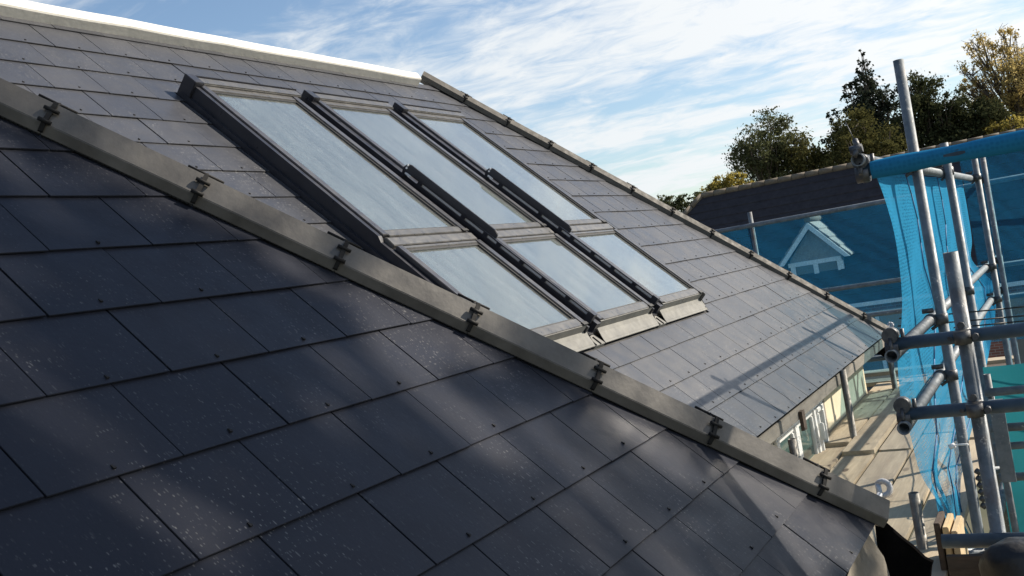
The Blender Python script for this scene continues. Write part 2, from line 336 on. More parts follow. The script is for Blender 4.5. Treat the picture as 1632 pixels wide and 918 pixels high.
# decks
d = MB(PA); slab(d, [(SA_TOP, -1.5), (SA0 - .02, -1.5), (SA0 - .02, HA(SA0)), (SA_TOP, HA(SA_TOP))], -.12, -.004)
roofA = d.obj('roof', M['deck'], house, label='near roof slope in dappled tree shade')
d = MB(PB)
for poly in ([(SB_TOP, VB(SB_TOP)), (SB0 - .02, VB(SB0)), (SB0 - .02, WY0), (SB_TOP, WY0)],
             [(SB_TOP, WY0), (WS0, WY0), (WS0, WY1), (SB_TOP, WY1)], [(WS1, WY0), (SB0 - .02, WY0), (SB0 - .02, WY1), (WS1, WY1)],
             [(SB_TOP, WY1), (SB0 - .02, WY1), (SB0 - .02, HB(SB0)), (SB_TOP, HB(SB_TOP))]): slab(d, poly, -.12, -.004)
roofB = d.obj('roof', M['deck'], house, label='sunlit roof slope holding the skylights')
# hidden hip ends (away from the camera) and the flat top
z1 = 1.79
d = MB()
i = d.vs([(EA, 3.57, -1.01), (-3.6, .70, z1 - .01), (-4.44, .71, z1 - .01), (EB, 3.57, -1.01)]); d.face([i, i + 1, i + 2, i + 3])
yB = HB(SB_TOP)
i = d.vs([(EB, 9.69, -1.02), (-4.42, yB, z1 - .02), (-9, yB, z1 - .02), (-12, 9.69, -1.02)]); d.face([i, i + 1, i + 2, i + 3])
d.obj('roof', M['slate_far'], house, label='hip end turned away')
d = MB(); d.box((-9, -1.5, z1 - .15), (-3.62, .68, z1 - .03)); d.box((-9, .69, z1 - .151), (-4.46, yB - .05, z1 - .031)); d.obj('flat_roof', M['kerb'], house)
# slates
GAU, SW, GAP = .2263, .30, .004
def slates(P, parent, mat, s_eave, nrows, y_lo, y_hi, clips, holes, phase, full_first=GAU):
    full = {}
    riv = MB(P)
    s1 = s_eave
    for k in range(nrows):
        g_ = full_first if k == 0 else GAU
        s0 = s1 - g_; ph = phase[k % 2]
        L = g_ + .035
        yy = math.floor((y_lo - ph) / SW) * SW + ph
        while yy < y_hi:
            rects = [(s1 - L, s1, yy + GAP / 2, yy + SW - GAP / 2)]
            for (hs0, hs1, hy0, hy1) in holes:
                new = []
                for (a, b, c, e) in rects:
                    if b <= hs0 or a >= hs1 or e <= hy0 or c >= hy1: new.append((a, b, c, e)); continue
                    if a < hs0: new.append((a, hs0, c, e))
                    if b > hs1: new.append((hs1, b, c, e))
                    a2, b2 = max(a, hs0), min(b, hs1)
                    if c < hy0: new.append((a2, b2, c, hy0))
                    if e > hy1: new.append((a2, b2, hy1, e))
                rects = new
            polys = []
            for (a, b, c, e) in rects:
                if b - a < .012 or e - c < .012: continue
                p = [(a, c), (b, c), (b, e), (a, e)]; n0 = list(p)
                for f in clips:
                    p = clip(p, f)
                    if len(p) < 3: break
                if len(p) >= 3: polys.append(p)
            if polys:
                isfull = len(polys) == 1 and polys[0] == [(s1 - L, yy + GAP / 2), (s1, yy + GAP / 2), (s1, yy + SW - GAP / 2), (s1 - L, yy + SW - GAP / 2)]
                key = round(L, 4)
                if isfull and key in full: me = full[key]
                else:
                    mb = MB()
                    for p in polys:
                        q = [(u - s1, v - yy) for u, v in p]; n = len(q)
                        hn = lambda u: .0072 + (u / L) * .0082        # underside height: .0095 at the lower edge, -.001 at the head
                        i = mb.vs([(u, v, hn(u)) for u, v in q] + [(u, v, hn(u) + .0042) for u, v in q])
                        mb.face([i + j for j in range(n)][::-1]); mb.face([i + n + j for j in range(n)])
                        for j in range(n): mb.face([i + j, i + (j + 1) % n, i + n + (j + 1) % n, i + n + j])
                    me = mb.mesh('slate', mat, .0008 if isfull else 0)
                    if isfull: full[key] = me
                o = bpy.data.objects.new('slate', me); C.objects.link(o); o.parent = parent
                o.matrix_world = Matrix.Translation(P(s1 + R.uniform(-.0012, .0012), yy + R.uniform(-.001, .001), R.uniform(0, .0008))) @ Matrix.Rotation(TH + radians(R.gauss(0, .12)), 4, 'Y') @ Matrix.Rotation(radians(R.gauss(0, .12)), 4, 'X') @ Matrix.Rotation(radians(R.gauss(0, .08)), 4, 'Z')
                if isfull:
                    ym = yy + SW / 2; jx, jy = R.uniform(-.006, .006), R.uniform(-.006, .006); riv.box((s1 - .030 + jx, ym - .0018 + jy, .0095), (s1 - .020 + jx, ym + .0018 + jy, .0135)); riv.box((s1 - .024 + jx, ym - .0032 + jy, .009), (s1 - .019 + jx, ym + .0032 + jy, .0152))
            yy += SW
        s1 -= g_ if k == 0 else GAU
    riv.obj('rivet', M['clip'], parent, kind='stuff')
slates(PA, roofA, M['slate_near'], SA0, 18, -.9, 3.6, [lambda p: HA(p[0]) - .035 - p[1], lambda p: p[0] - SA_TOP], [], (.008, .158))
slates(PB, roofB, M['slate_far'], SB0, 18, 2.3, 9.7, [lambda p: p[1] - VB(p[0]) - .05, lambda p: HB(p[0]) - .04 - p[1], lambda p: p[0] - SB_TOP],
       [(WS0 - .07, WS1 + .10, WY0 - .055, WY1 + .055)], (.07, .22), .2600)

# ---- hip caps with union clips
def hipcap(P0, P1, c_norm, seg, mat, profile, clips=True, first=0., labels=None):
    """P0 upper end on the roof plane, P1 lower end; profile in (q, n): q = in-plane offset from the hip (negative = camera side)"""
    P0, P1 = Vector(P0), Vector(P1); h = (P1 - P0).normalized(); n = Vector((ST, 0, CT)); q = n.cross(h).normalized()
    if q.y < 0: q = -q
    m_ = Vector((h.y, -h.x, 0)).normalized()
    mir = lambda v: v - 2 * v.dot(m_) * m_
    near = [q * a + n * b for a, b in profile]
    if len(near) > 0 and near[-1].dot(m_) < 0: m_ = -m_
    full = near + [mir(v) for v in near[::-1]]
    Ltot = (P1 - P0).length; t = first; k = 0
    while t < Ltot - .02:
        e = min(t + seg, Ltot)
        mb = MB(); lift = h * 0
        th = .004
        ja, jb = n * R.uniform(-.0016, .0016), n * R.uniform(-.0016, .0016) + q * R.uniform(-.0015, .0015)
        o1 = [P0 + h * (t + .002) + v + ja for v in full]; o2 = [P0 + h * (e - .002) + v + jb for v in full]
        inn = lambda v: v - Vector((0, 0, th)) - (v - Vector((0, 0, v.z))).normalized() * 0
        rows = [[tuple(a) for a in o1], [tuple(a) for a in o2]]
        N = len(full); i = mb.vs(rows[0] + rows[1] + [tuple(inn(a)) for a in o1] + [tuple(inn(a)) for a in o2])
        for j in range(N - 1):
            mb.face([i + j, i + j + 1, i + N + j + 1, i + N + j]); mb.face([i + 2 * N + j, i + 3 * N + j, i + 3 * N + j + 1, i + 2 * N + j + 1])
            for b0, b1 in ((0, 2 * N), (N, 3 * N)): mb.face([i + b0 + j, i + b1 + j, i + b1 + j + 1, i + b0 + j + 1])
        for b0 in (0, N - 1): mb.face([i + b0, i + N + b0, i + 3 * N + b0, i + 2 * N + b0])
        cap = mb.obj('hip_cap', mat, house, bev=0)
        if clips and t > first:
            c = P0 + h * t; cb_ = MB(); w = .011
            dirs = [near[-1], near[0]]
            pr = [c + v * 1.0 + (n * .003 - q * .003) for v in near]      # strap over the near side
            for a, b in zip(pr[:-1], pr[1:]):
                u = (b - a); cb_.prism([tuple(a - h * w * .6), tuple(a + h * w * .6), tuple(b + h * w * .6), tuple(b - h * w * .6)], tuple((n - q * .5) * .006))
            top = c + (near[0] + mir(near[0])) * .5
            across = (mir(near[0]) - near[0]).normalized()
            cb_.tube(top - h * .055 + Vector((0, 0, .012)), top + h * .055 + Vector((0, 0, .011)), .0045, 6)          # T bar along the crest
            cb_.tube(top + Vector((0, 0, -.004)), top + Vector((0, 0, .014)), .008, 6)
            a = c + near[0] * .5 + near[min(1, len(near) - 1)] * .5 + n * .012
            cb_.tube(a - h * .021, a + h * .021, .006, 6); cb_.tube(a, top + Vector((0, 0, .010)), .005, 6)
            b = c + near[1] + n * .008 - q * .004; cb_.tube(b - h * .018, b + h * .018, .0065, 6)
            cb_.obj('union_clip', M['clip'], cap)
        t = e; k += 1
    return h, q, n
profA = [(0, .090), (-.052, .047), (-.058, .018)]
upA = Vector((-3.6, .69, 1.79)); dnA = Vector((-.728, 3.571, -1.002))
hA = (dnA - upA).normalized(); LA = (dnA - upA).length
hipcap(upA, dnA, None, .4392, M['cap'], profA, True, (LA - .28) % .4392 - .4392)
# ventilated comb strip in the shadow below the cap
mb = MB(); nA = Vector((ST, 0, CT)); qA = nA.cross(hA); qA = qA if qA.y > 0 else -qA
mb.prism([tuple(upA + qA * -.058 + nA * .012), tuple(dnA + qA * -.058 + nA * .012), tuple(dnA + qA * -.030 + nA * .03), tuple(upA + qA * -.030 + nA * .03)], tuple(nA * .004)); 
for k in range(330):
    a = upA + hA * (k * .0122); mb.prism([tuple(a + qA * -.06 + nA * .012), tuple(a + hA * .006 + qA * -.06 + nA * .012), tuple(a + hA * .006 + qA * -.0635 + nA * .013), tuple(a + qA * -.0635 + nA * .013)], tuple(nA * .003))
mb.obj('comb_strip', M['gasket'], house, kind='stuff')
upB = Vector((-4.44, HB(SB_TOP) - .03, 1.80)); dnB = Vector((EB - .01, 9.70, -1.0))
hipcap(upB, dnB, None, .41, M['cap_far'], [(0, .072), (-.046, .046), (-.052, .012)], True, -.10)

# ---- white kerb of the flat roof above the far slope
mb = MB()
ys = [1.0 + .25 * k for k in range(24)] + [6.92]
prof = lambda w, y: [(-4.44 + .0, z1 - .05), (-4.44 + .03, z1 - .058 + .003 * w), (-4.44 + .088, z1 - .002 + .004 * w), (-4.44 + .092, z1 + .008 + .004 * w), (-4.44 + .06, z1 + .062 + .003 * w), (-4.44 - .02, z1 + .075 + .003 * w), (-4.44 - .2, z1 + .06)]
rows = [[(x, y, z) for x, z in prof(R.uniform(-1, 1), y)] for y in ys]
mb.grid(rows, False); n0 = len(rows[0]); mb.face(range(n0)); mb.face([(len(rows) - 1) * n0 + k for k in range(n0)])
mb.obj('flat_roof_kerb', M['kerb'], house, label='white kerb edge along the top of the roof')
mb = MB(); mb.box((-4.47, 1.0, z1 - .13), (-4.40, 6.9, z1 - .05)); mb.obj('kerb_shadow_strip', M['gasket'], house)  # dark strip stands in for the shadow under the kerb

# ================================================================ skylights
PW = lambda s_, y, n=0: PB(s_ - .097, y, n)

def skylight(y0, s0, s1, w, upper, label):
    f = MB(PW); y1 = y0 + w; tk = .035
    # dark outer frame (four upstands)
    f.box((s0, y0, -.03), (s1, y0 + tk, .086)); f.box((s0, y1 - tk, -.03), (s1, y1, .086)); f.box((s0, y0 + tk, -.03), (s0 + tk, y1 - tk, .086)); f.box((s1 - tk, y0 + tk, -.03), (s1, y1 - tk, .086))
    fr = f.obj('skylight', M['anth'], house, label=label, bev=.004)
    sa = MB(PW); rl, rb, rtp = .050, (.042 if upper else .052), (.055 if upper else .032)
    for a_, b_ in ((y0 + .004, y0 + rl), (y1 - rl, y1 - .004)): MB(PW).box((s0 + .01, a_, .087), (s1 - .005, b_, .108)).obj('side_rail', M['rail'], fr, bev=.003)
    sa.box((s0 + .01, y0 + rl + .001, .087), (s0 + rtp, y1 - rl - .001, .104)); sa.obj('top_rail', M['sash'], fr, bev=.003); sa = MB(PW); sa.box((s1 - rb, y0 + rl + .001, .087), (s1 + .004, y1 - rl - .001, .1045))
    
    sa.obj('bottom_rail', M['sash'], fr, bev=.003)
    gk = MB(PW)
    gk.box((s0 + rtp, y0 + rl, .082), (s1 - rb, y0 + rl + .012, .1)); gk.box((s0 + rtp, y1 - rl - .012, .082), (s1 - rb, y1 - rl, .1)); gk.box((s0 + rtp, y0 + rl + .0125, .082), (s0 + rtp + .014, y1 - rl - .0125, .099)); gk.box((s1 - rb - .012, y0 + rl + .0125, .082), (s1 - rb, y1 - rl - .0125, .097))
    gk.box((s1 - .012, y1 - rl - .01, .1055), (s1 + .008, y1 - .006, .112))
    gk.obj('gasket', M['gasket'], fr)
    pn = MB(PW); pn.box((s0 + rtp - .004, y0 + rl - .004, .088), (s1 - rb + .004, y1 - rl + .004, .091)); pn.obj('pane', M['glass'], fr)
    rv = MB(PW); a, b, c, e = s0 + tk + .002, s1 - tk - .002, y0 + tk + .002, y1 - tk - .002; dp_ = -.42
    def quad(*p): i = rv.vs(p); rv.face([i, i + 1, i + 2, i + 3])
    quad((a, c, .08), (b, c, .08), (b + .1, c, dp_), (a - .0, c, dp_)); quad((a, e, .08), (b, e, .08), (b + .1, e, dp_), (a - .0, e, dp_))
    quad((a, c, .08), (a, e, .08), (a, e, dp_), (a, c, dp_)); quad((b, c, .08), (b, e, .08), (b + .1, e, dp_), (b + .1, c, dp_))
    rv.obj('reveal', M['reveal'], fr)
    rv = MB(PW); quad((a, c, dp_), (b + .1, c, dp_), (b + .1, e, dp_), (a, e, dp_)); rv.obj('reveal_back', M['reveal_back'], fr)  # added panel closes the reveal, tinted darker against its walls
    li = MB(PW); li.box((s0 + .30, y0 + tk + .004, -.1), (s0 + .325, y0 + tk + .03, .06)); li.box((s0 + .06, y0 + tk + .003, -.03), (s1 - .1, y0 + tk + .016, -.012)); li.box((s0 + .06, y1 - tk - .016, -.03), (s1 - .1, y1 - tk - .003, -.012)); li.obj('lining', M['white'], fr)
    if upper:
        h = MB(PW); h.box((s0 - .055, y0 + .02, .088), (s0 + .012, y1 + .035, .118)); h.obj('top_hood', M['sash'], fr, bev=.006)
        h = MB(PW); h.box((s0 - .062, y0 - .045, .0), (s0 + .03, y0 + .02, .128)); h.box((s0 - .062, y0 + .021, .0), (s0 - .056, y1 + .05, .124)); h.obj('hood_end', M['anth'], fr, bev=.008)
    return fr
cols = (3.90, 4.84, 5.78); w_ = .78
posn = ('left', 'middle', 'right')
for j, y0 in enumerate(cols):
    skylight(y0, -5.335, -3.925, w_, True, f'{posn[j]} upper long skylight in the row of three')
    skylight(y0, -3.846, -3.075, w_, False, f'{posn[j]} lower short skylight in the row of three')
    mb = MB(PW); mb.prism([(-3.919, y0 + .002, .075), (-3.919, y0 + .002, .097), (-3.90, y0 + .002, .106), (-3.848, y0 + .002, .102), (-3.848, y0 + .002, .075)], (0, w_ - .004, 0)); mb.obj('cover_flashing', M['sash'], house, bev=.003)
    # apron below the lower window
    mb = MB(PW); mb.prism([(-3.072, 0, .05), (-3.072, 0, .056), (-3.03, 0, .032), (-2.985, 0, .0205), (-2.985, 0, .017), (-3.0, 0, .026)], (0, w_ + .03, 0))
    mb.v = [(x, y + y0 + .01, z) for x, y, z in mb.v]; mb.obj('apron', M['lead'], house, bev=.0015)
    mb = MB(PW); mb.box((-3.075, y0 + .01, -.02), (-3.068, y0 + w_ - .01, .1)); mb.obj('sill_front', M['lead'], house)
mb = MB(PW)
mb.box((-5.37, 3.85, -.02), (-3.0, 3.898, .035)); mb.obj('side_flashing', M['anth'], house); mb = MB(PW); mb.box((-5.37, 6.579, -.02), (-3.0, 6.60, .03)); mb.obj('side_flashing', M['anth'], house)
mb = MB(PW); mb.prism([(-5.36, 3.87, .0), (-5.36, 3.87, .1), (-3.93, 3.87, .1), (-3.90, 3.87, .083), (-3.08, 3.87, .08), (-3.06, 3.87, .0)], (0, .027, 0)); mb.obj('side_cladding', M['anth'], house)
mb = MB(PW); mb.tube(PW(-5.36, 6.568, .085), PW(-3.06, 6.568, .085), .0, 3) if False else mb.box((-5.33, 6.561, -.02), (-3.05, 6.578, .106)); mb.obj('side_cladding', M['sash'], house, bev=.004)
for j in (1, 2):
    ya, yb = cols[j - 1] + w_, cols[j]
    mb = MB(PW); mb.box((-5.37, ya + .002, -.02), (-3.10, yb - .002, .02)); mb.obj('gutter', M['anth'], house)
    mb = MB(PW); mb.box((-3.099, ya + .042, -.01), (-2.985, yb + .008, .0195)); mb.obj('apron', M['lead'], house, bev=.0015)
    mb = MB(PW); mb.box((-5.36, yb - .05, .02), (-3.06, yb - .002, .095)); mb.box((-5.36, ya + .003, .02), (-3.06, ya + .02, .09)); mb.obj('side_cladding', M['anth'], house)
    mb = MB(PW); ym = (ya + yb) / 2; mb.box((-3.044, ym - .030, .02), (-2.985, ym - .025, .026)); mb.obj('drip_rib', M['gasket'], house); mb = MB(PW); mb.box((-3.044, ym + .028, .02), (-2.985, ym + .033, .026)); mb.obj('drip_rib', M['gasket'], house)
    mb = MB(PW); mb.box((-3.09, ym - .045, .021), (-3.055, ym + .05, .042)); mb.obj('gutter_end', M['anth'], house, bev=.006)
    # long dark cover plate standing beside the middle of the column, slotted rail below it
    yp = yb - .05
    mb = MB(PW); mb.prism([(-4.51, yp, .075), (-4.525, yp, .13), (-4.51, yp, .160), (-4.485, yp, .170), (-3.83, yp, .168), (-3.805, yp, .158), (-3.80, yp, .128), (-4.45, yp, .122)], (0, -.016, 0))
    pl = mb.obj('cover_plate', M['anth'], house, bev=.003)
    mb = MB(PW)
    for q in (.14, .158): mb.prism([(-4.50 + .007 * cos(k * pi / 3), yp - .0165, q + .007 * sin(k * pi / 3)) for k in range(6)], (0, -.003, 0))
    mb.box((-4.49, yp - .026, .108), (-4.45, yp - .0165, .118)); mb.obj('screw', M['tape'], pl)
    mb = MB(PW); mb.box((-4.40, yp - .012, .118), (-3.10, yp, .125)); mb.box((-4.40, yp - .012, .083), (-3.10, yp, .102))
    s = -4.38
    for L_ in (.34, .17, .1, .17, .16, .17, .16, .14): mb.box((s - .016, yp - .0115, .1021), (s + .012, yp - .0005, .1179)); s += L_
    mb.box((-3.13, yp - .03, .08), (-3.09, yp + .01, .135)); mb.obj('slotted_rail', M['anth'], house)
    # added pale strip, painted in place of bright glass seen through the slots
    mb = MB(PW); mb.box((-4.38, yp + .002, .09), (-3.12, yp + .012, .118)); mb.obj('slot_backing', M['tape'], house)

# ================================================================ walls, eaves, window of the house
def wallbox(a, b, mat, name='wall', **k): return MB().box(a, b).obj(name, mat, house, **k)
wy0, wy1, wz0, wz1 = 6.08, 7.44, -2.35, -1.115
WX = -1.80
wallbox((WX - .25, 3.30, GZ), (WX, wy0, -1.02), M['render']); wallbox((WX - .25, wy1, GZ), (WX, 9.45, -1.02), M['render']); wallbox((WX - .25, wy0, GZ), (WX, wy1, wz0), M['render']); wallbox((WX - .25, wy0, wz1), (WX, wy1, -1.02), M['fascia'])
wallbox((-9, 9.2, GZ), (WX - .251, 9.45, -1.04), M['render']); wallbox((-1.25, -1.4, GZ), (-1.0, 3.29, -1.03), M['render']); wallbox((WX - .24, 3.05, GZ), (-1.251, 3.29, -1.04), M['render'])
wallbox((-9, -1.4, GZ), (-8.8, 9.2, 1.6), M['render'])
wallbox((WX + .001, 7.60, -2.2), (WX + .012, 9.35, -1.16), M['render'], 'render_panel')
wallbox((WX + .0, 7.46, GZ), (WX + .035, 7.595, -1.106), M['fascia'], 'corner_board')
wallbox((WX + .0, 7.61, -1.62), (WX + .03, 9.3, -1.47), M['fascia'], 'base_board')
wn_ = MB().box((WX + .02, wy0 + .002, wz0), (WX + .03, wy1 - .002, wz1 - .002)).obj('window', M['pane'], house, label='new white window with printed film under the eave')
fr = MB(); fx0, fx1 = WX - .02, WX + .065
fr.box((fx0, wy0 + .003, wz1 - .085), (fx1, wy1 - .003, wz1 - .004)); fr.box((fx0, wy0 + .003, wz0), (fx1, wy1 - .003, wz0 + .07))
for a, b in ((wy0 + .004, wy0 + .075), (6.56, 6.66), (7.12, 7.18), (wy1 - .065, wy1 - .004)): fr.box((fx0 + .001, a, wz0 + .071), (fx1 - .002, b, wz1 - .086))
fr.obj('frame', M['film'], wn_, bev=.006)
s2 = MB()
for a, b in ((wy0 + .078, 6.558), (6.662, 7.118), (7.182, wy1 - .068)):
    zt, zb = wz1 - .088, wz0 + .072
    pr = .012 if a > 7.1 else -.014
    s2.box((fx0 + .01, a, zt - .035), (fx1 + pr, b, zt)); s2.box((fx0 + .01, a, zb), (fx1 + pr, b, zb + .035)); s2.box((fx0 + .011, a, zb + .036), (fx1 + pr, a + .035, zt - .036)); s2.box((fx0 + .011, b - .035, zb + .036), (fx1 + pr, b, zt - .036))
s2.obj('casement', M['upvc'], wn_, bev=.006)
MB().box((fx1 + .013, 7.13, -1.42), (fx1 + .045, 7.16, -1.30)).obj('handle', M['upvc'], wn_, bev=.006)
# eaves
wallbox((EB - .05, 3.58, -1.10), (EB - .028, 9.62, -1.022), M['fascia'], 'fascia', bev=.003); wallbox((WX + .001, 3.58, -1.105), (EB - .051, 9.6, -1.07), M['fascia'], 'soffit')
wallbox((EB - .027, 6.20, -1.17), (EB - .005, 6.27, -1.05), M['darkwood'], 'bracket')
wallbox((EA - .05, -1.4, -1.13), (EA - .03, 3.53, -1.02), M['fascia'], 'fascia'); wallbox((-1.0, -1.4, -1.15), (EA - .051, 3.5, -1.11), M['fascia'], 'soffit')
wallbox((EB - .036, 3.53, -1.14), (EA - .05, 3.55, -1.03), M['fascia'], 'fascia')
# torn black felt and grey underlay hanging at the near eave corner
mb = MB(); pts = [(-.735, 3.60, -1.012), (-.70, 3.605, -1.03), (-.66, 3.62, -1.083), (-.63, 3.62, -1.112), (-.60, 3.64, -1.16), (-.577, 3.65, -1.178), (-.585, 3.65, -1.195), (-.60, 3.64, -1.26), (-.60, 3.62, -1.50), (-.70, 3.60, -1.50), (-.722, 3.59, -1.25), (-.74, 3.59, -1.12)]
mb.prism(pts, (.004, .012, .003)); mb.obj('eave_felt', M['felt'], house, label='torn black felt hanging at the near eave corner')
mb = MB(); rows = []
for k in range(14):
    y = 2.2 + k * .098
    rows.append([(-.735 + .012 * sin(y * 9), y, -1.02), (-.715 + .02 * sin(y * 13 + 1), y, -1.10), (-.70 + .025 * sin(y * 11 + 2), y, -1.20), (-.69 + .03 * sin(y * 8), y, -1.32), (-.70 + .03 * sin(y * 8), y, -1.5)])
mb.grid(rows); mb.obj('underlay', M['cloth'], house, label='grey underlay sheet below the near eave')
mb = MB(); pts = [(EB - .01, 9.60, -1.03), (EB + .02, 9.72, -1.04), (EB + .06, 9.85, -1.15), (EB + .05, 9.9, -1.28), (EB - .02, 9.82, -1.2), (EB - .1, 9.6, -1.16)]
mb.prism(pts, (-.1, .02, 0)); mb.obj('eave_felt', M['felt'], house, label='black felt at the far eave corner')
# white batten hook at far corner
mb = MB(); mb.path([(-1.60, 9.74, -1.05), (-1.585, 9.76, -.96), (-1.575, 9.77, -.92), (-1.555, 9.77, -.905), (-1.535, 9.77, -.92), (-1.54, 9.77, -.945), (-1.56, 9.77, -.945)], .011, 8); mb.obj('gutter_hook', M['pipe'], house)

# ================================================================ scaffold
scaf = thing('scaffold', 'grey steel tube scaffold standing along the right-hand side of the roof', 'scaffold', (-.58, 5.05, GZ))
TR = .0242
def tube(name, a, b, mat='galv', r=TR, hollow=True, parent=None):
    o = MB().tube(a, b, r, 18, None, hollow).obj(name, M[mat]); keep(o, parent or scaf); return o
def coupler(P, a1, a2, host, off=.0):
    a1, a2 = Vector(a1).normalized(), Vector(a2).normalized(); P = Vector(P); mb = MB(); nn = a1.cross(a2).normalized()
    mb.tube(P - a1 * .024, P + a1 * .024, .0295, 14); mb.tube(P + nn * .05 - a2 * .024, P + nn * .05 + a2 * .024, .0295, 14)
    mb.tube(P + a2 * .042 - nn * .02, P + a2 * .042 + nn * .035, .008, 6); mb.tube(P + a2 * .042 + nn * .03, P + a2 * .042 + nn * .045, .014, 6)
    mb.tube(P + nn * .05 - a1 * .045, P + nn * .05 - a1 * .02 - nn * .04, .008, 6); mb.tube(P + nn * .05 + a1 * .044 - nn * .02, P + nn * .05 + a1 * .044 + nn * .03, .012, 6)
    o = MB(); o.v, o.f, o.sm = mb.v, mb.f, mb.sm; o = o.obj('coupler', M['coup']); o.parent = host; o.matrix_parent_inverse = host.matrix_world.inverted() if False else Matrix.Translation(-Vector(scaf.location)); o.matrix_parent_inverse = Matrix.Identity(4)
    return o
X0 = -.58
P1 = tube('standard', (X0, 5.12, .754), (X0, 5.05, GZ)); P2 = tube('standard', (-.385, 3.96, -.14), (-.388, 3.97, GZ), 'galv', .026)
P3 = tube('standard', (X0, 6.65, .424), (X0, 6.72, GZ)); P4 = tube('standard', (X0, 9.0, .44), (X0, 8.98, GZ)); P5 = tube('standard', (X0 + .005, 9.95, .50), (X0, 10.02, GZ))
zl = (.25, -.483, -.751)
Ls = [tube('ledger', (X0 - .052, 3.87, z), (X0 - .052, 10.4, z)) for z in zl]
tube('ledger', (X0 + .052, 4.2, -1.56), (X0 + .052, 10.4, -1.56))
Ts = [tube('transom', (-.64, 3.93, z), (1.9, 3.93, z), 'blue_tube') for z in (.21, -.446, -.709)]
tube('transom', (-.575, 3.93, -1.19), (1.9, 3.93, -1.19), 'blue_tube', .026)
for st_, y in ((P1, 5.09), (P3, 6.66), (P4, 8.98), (P5, 9.98)):
    for z in zl: coupler((X0, y, z), (0, 0, 1), (0, 1, 0), st_)
for z, T_ in zip((.21, -.446, -.709), Ts):
    coupler((X0 - .052, 3.93, z + .035), (0, 1, 0), (1, 0, 0), T_)
    if z < 0: coupler((-.387, 3.95, z), (1, 0, 0), (0, 0, 1), T_)
# inner row of short standards by the wall
for p, top in (((-1.565, 7.45), -.985), ((-1.555, 9.44), -1.12), ((-.80, 4.87), -1.245), ((-1.545, 5.72), -1.12)): tube('standard', (p[0], p[1], top), (p[0], p[1], GZ), 'rust')
tube('transom', (-3.2, 9.98, -1.26), (-1.40, 9.98, -1.24), 'blue_tube', .03)
for y in (5.0, 6.6, 7.6, 8.95, 10.0): tube('transom', (-1.86, y, -1.575), (-.5, y, -1.575))
# lattice beam lying across the outer bay
for z, r in ((-.885, .02), (-1.06, .02), (-1.15, .018), (-1.30, .02)): tube('transom', (-.47, 5.3, z), (1.9, 5.3, z), 'galv', r)
for x in (-.45, -.20, .15): tube('brace', (x, 5.33, -.80), (x + .02, 5.33, -2.4), 'galv', .016)
mb = MB(); mb.box((-.435, 5.0, -1.25), (-.375, 5.012, -.87)); keep(mb.obj('bracing_plate', M['galv']), scaf)
# cable ties and spring clips
mb = MB(); mb.tube((X0 - .03, 5.03, -1.07), (X0 + .03, 5.01, -1.067), .005, 6); mb.tube((X0 - .03, 5.03, -1.07), (X0 - .055, 5.03, -1.08), .013, 6); keep(mb.obj('tie', M['tape']), scaf)
for k in range(5): pass
mb = MB()
for k in range(6): mb.tube((X0 + .04, 5.05, -1.20 - .032 * k), (X0 + .055, 5.04, -1.21 - .032 * k), .014, 8)
keep(mb.obj('bolt_chain', M['coup']), scaf)
mb = MB(); mb.path([(X0 - .06, 3.86, .262), (X0 - .045, 3.88, .295), (X0 - .055, 3.90, .325)], .011, 6); mb.path([(X0 - .055, 3.9, .32), (X0 - .08, 3.92, .40)], .002, 5); mb.tube((X0 - .075, 3.88, .287), (X0 - .03, 3.88, .29), .016, 8); keep(mb.obj('swivel_coupler', M['coup']), scaf)
# black cables that cross the scaffold
mb = MB()
for (z0, sg, yy) in ((-.565, .06, 6.3), (-.60, .075, 6.2), (-.66, .05, 6.4)):
    pts = [(-.95 + 2.6 * t, yy + .3 * t, z0 - sg * 4 * t * (1 - t) * .5 - .03 * t) for t in [k / 14 for k in range(15)]]; mb.path(pts, .0045, 5)
tag(mb.obj('cable', M['gasket']), 'thin black cables strung across the scaffold poles', 'cable')

# far section beyond the far hip
far = thing('scaffold', 'far scaffold section behind the sloping far hip, its rails hung with blue net', 'scaffold', (-2.9, 10.6, GZ))
for z in (.225, -.57, -.88): tube('ledger', (-6.5, 10.6, z), (1.9, 10.6, z), parent=far)
for x, t in ((-2.915, .37), (-5.2, .5), (-.9, .2)): tube('standard', (x, 10.66, t), (x, 10.66, GZ), parent=far)

# ---- debris nets
def netpanel(name, rows, mat, label, cat='debris net', ropes=()):
    mb = MB(); mb.grid(rows); o = mb.obj(name, mat); tag(o, label, cat)
    if ropes:
        rb = MB()
        for t in ropes:
            pts = []
            for r in rows[:: max(1, len(rows) // 14)]:
                k = t * (len(r) - 1); i = int(k); f = k - i; a, b = Vector(r[i]), Vector(r[min(i + 1, len(r) - 1)]); pts.append(a + (b - a) * f + Vector((.006, -.003, 0)))
            rb.path([tuple(p) for p in pts], .0035, 5)
        rb.obj('rope', M['netrope'], o)
    return o
def catmull(pts, n):
    out = []
    for i in range(n):
        t = i / (n - 1) * (len(pts) - 1); k = min(int(t), len(pts) - 2); f = t - k
        p0, p1, p2, p3 = [pts[max(0, min(len(pts) - 1, k + j))] for j in (-1, 0, 1, 2)]
        out.append(tuple(.5 * ((2 * b) + (-a + c) * f + (2 * a - 5 * b + 4 * c - d_) * f * f + (-a + 3 * b - 3 * c + d_) * f ** 3) for a, b, c, d_ in zip(p0, p1, p2, p3)))
    return out
kx = .67 / .53
Lp = [(3.536, .181), (3.663, .1), (3.755, -.012), (3.761, -.124), (3.699, -.253), (3.582, -.35), (3.443, -.416), (3.373, -.569), (3.468, -.711), (3.526, -.84), (3.737, -1.003), (3.926, -1.184), (4.383, -1.40)]
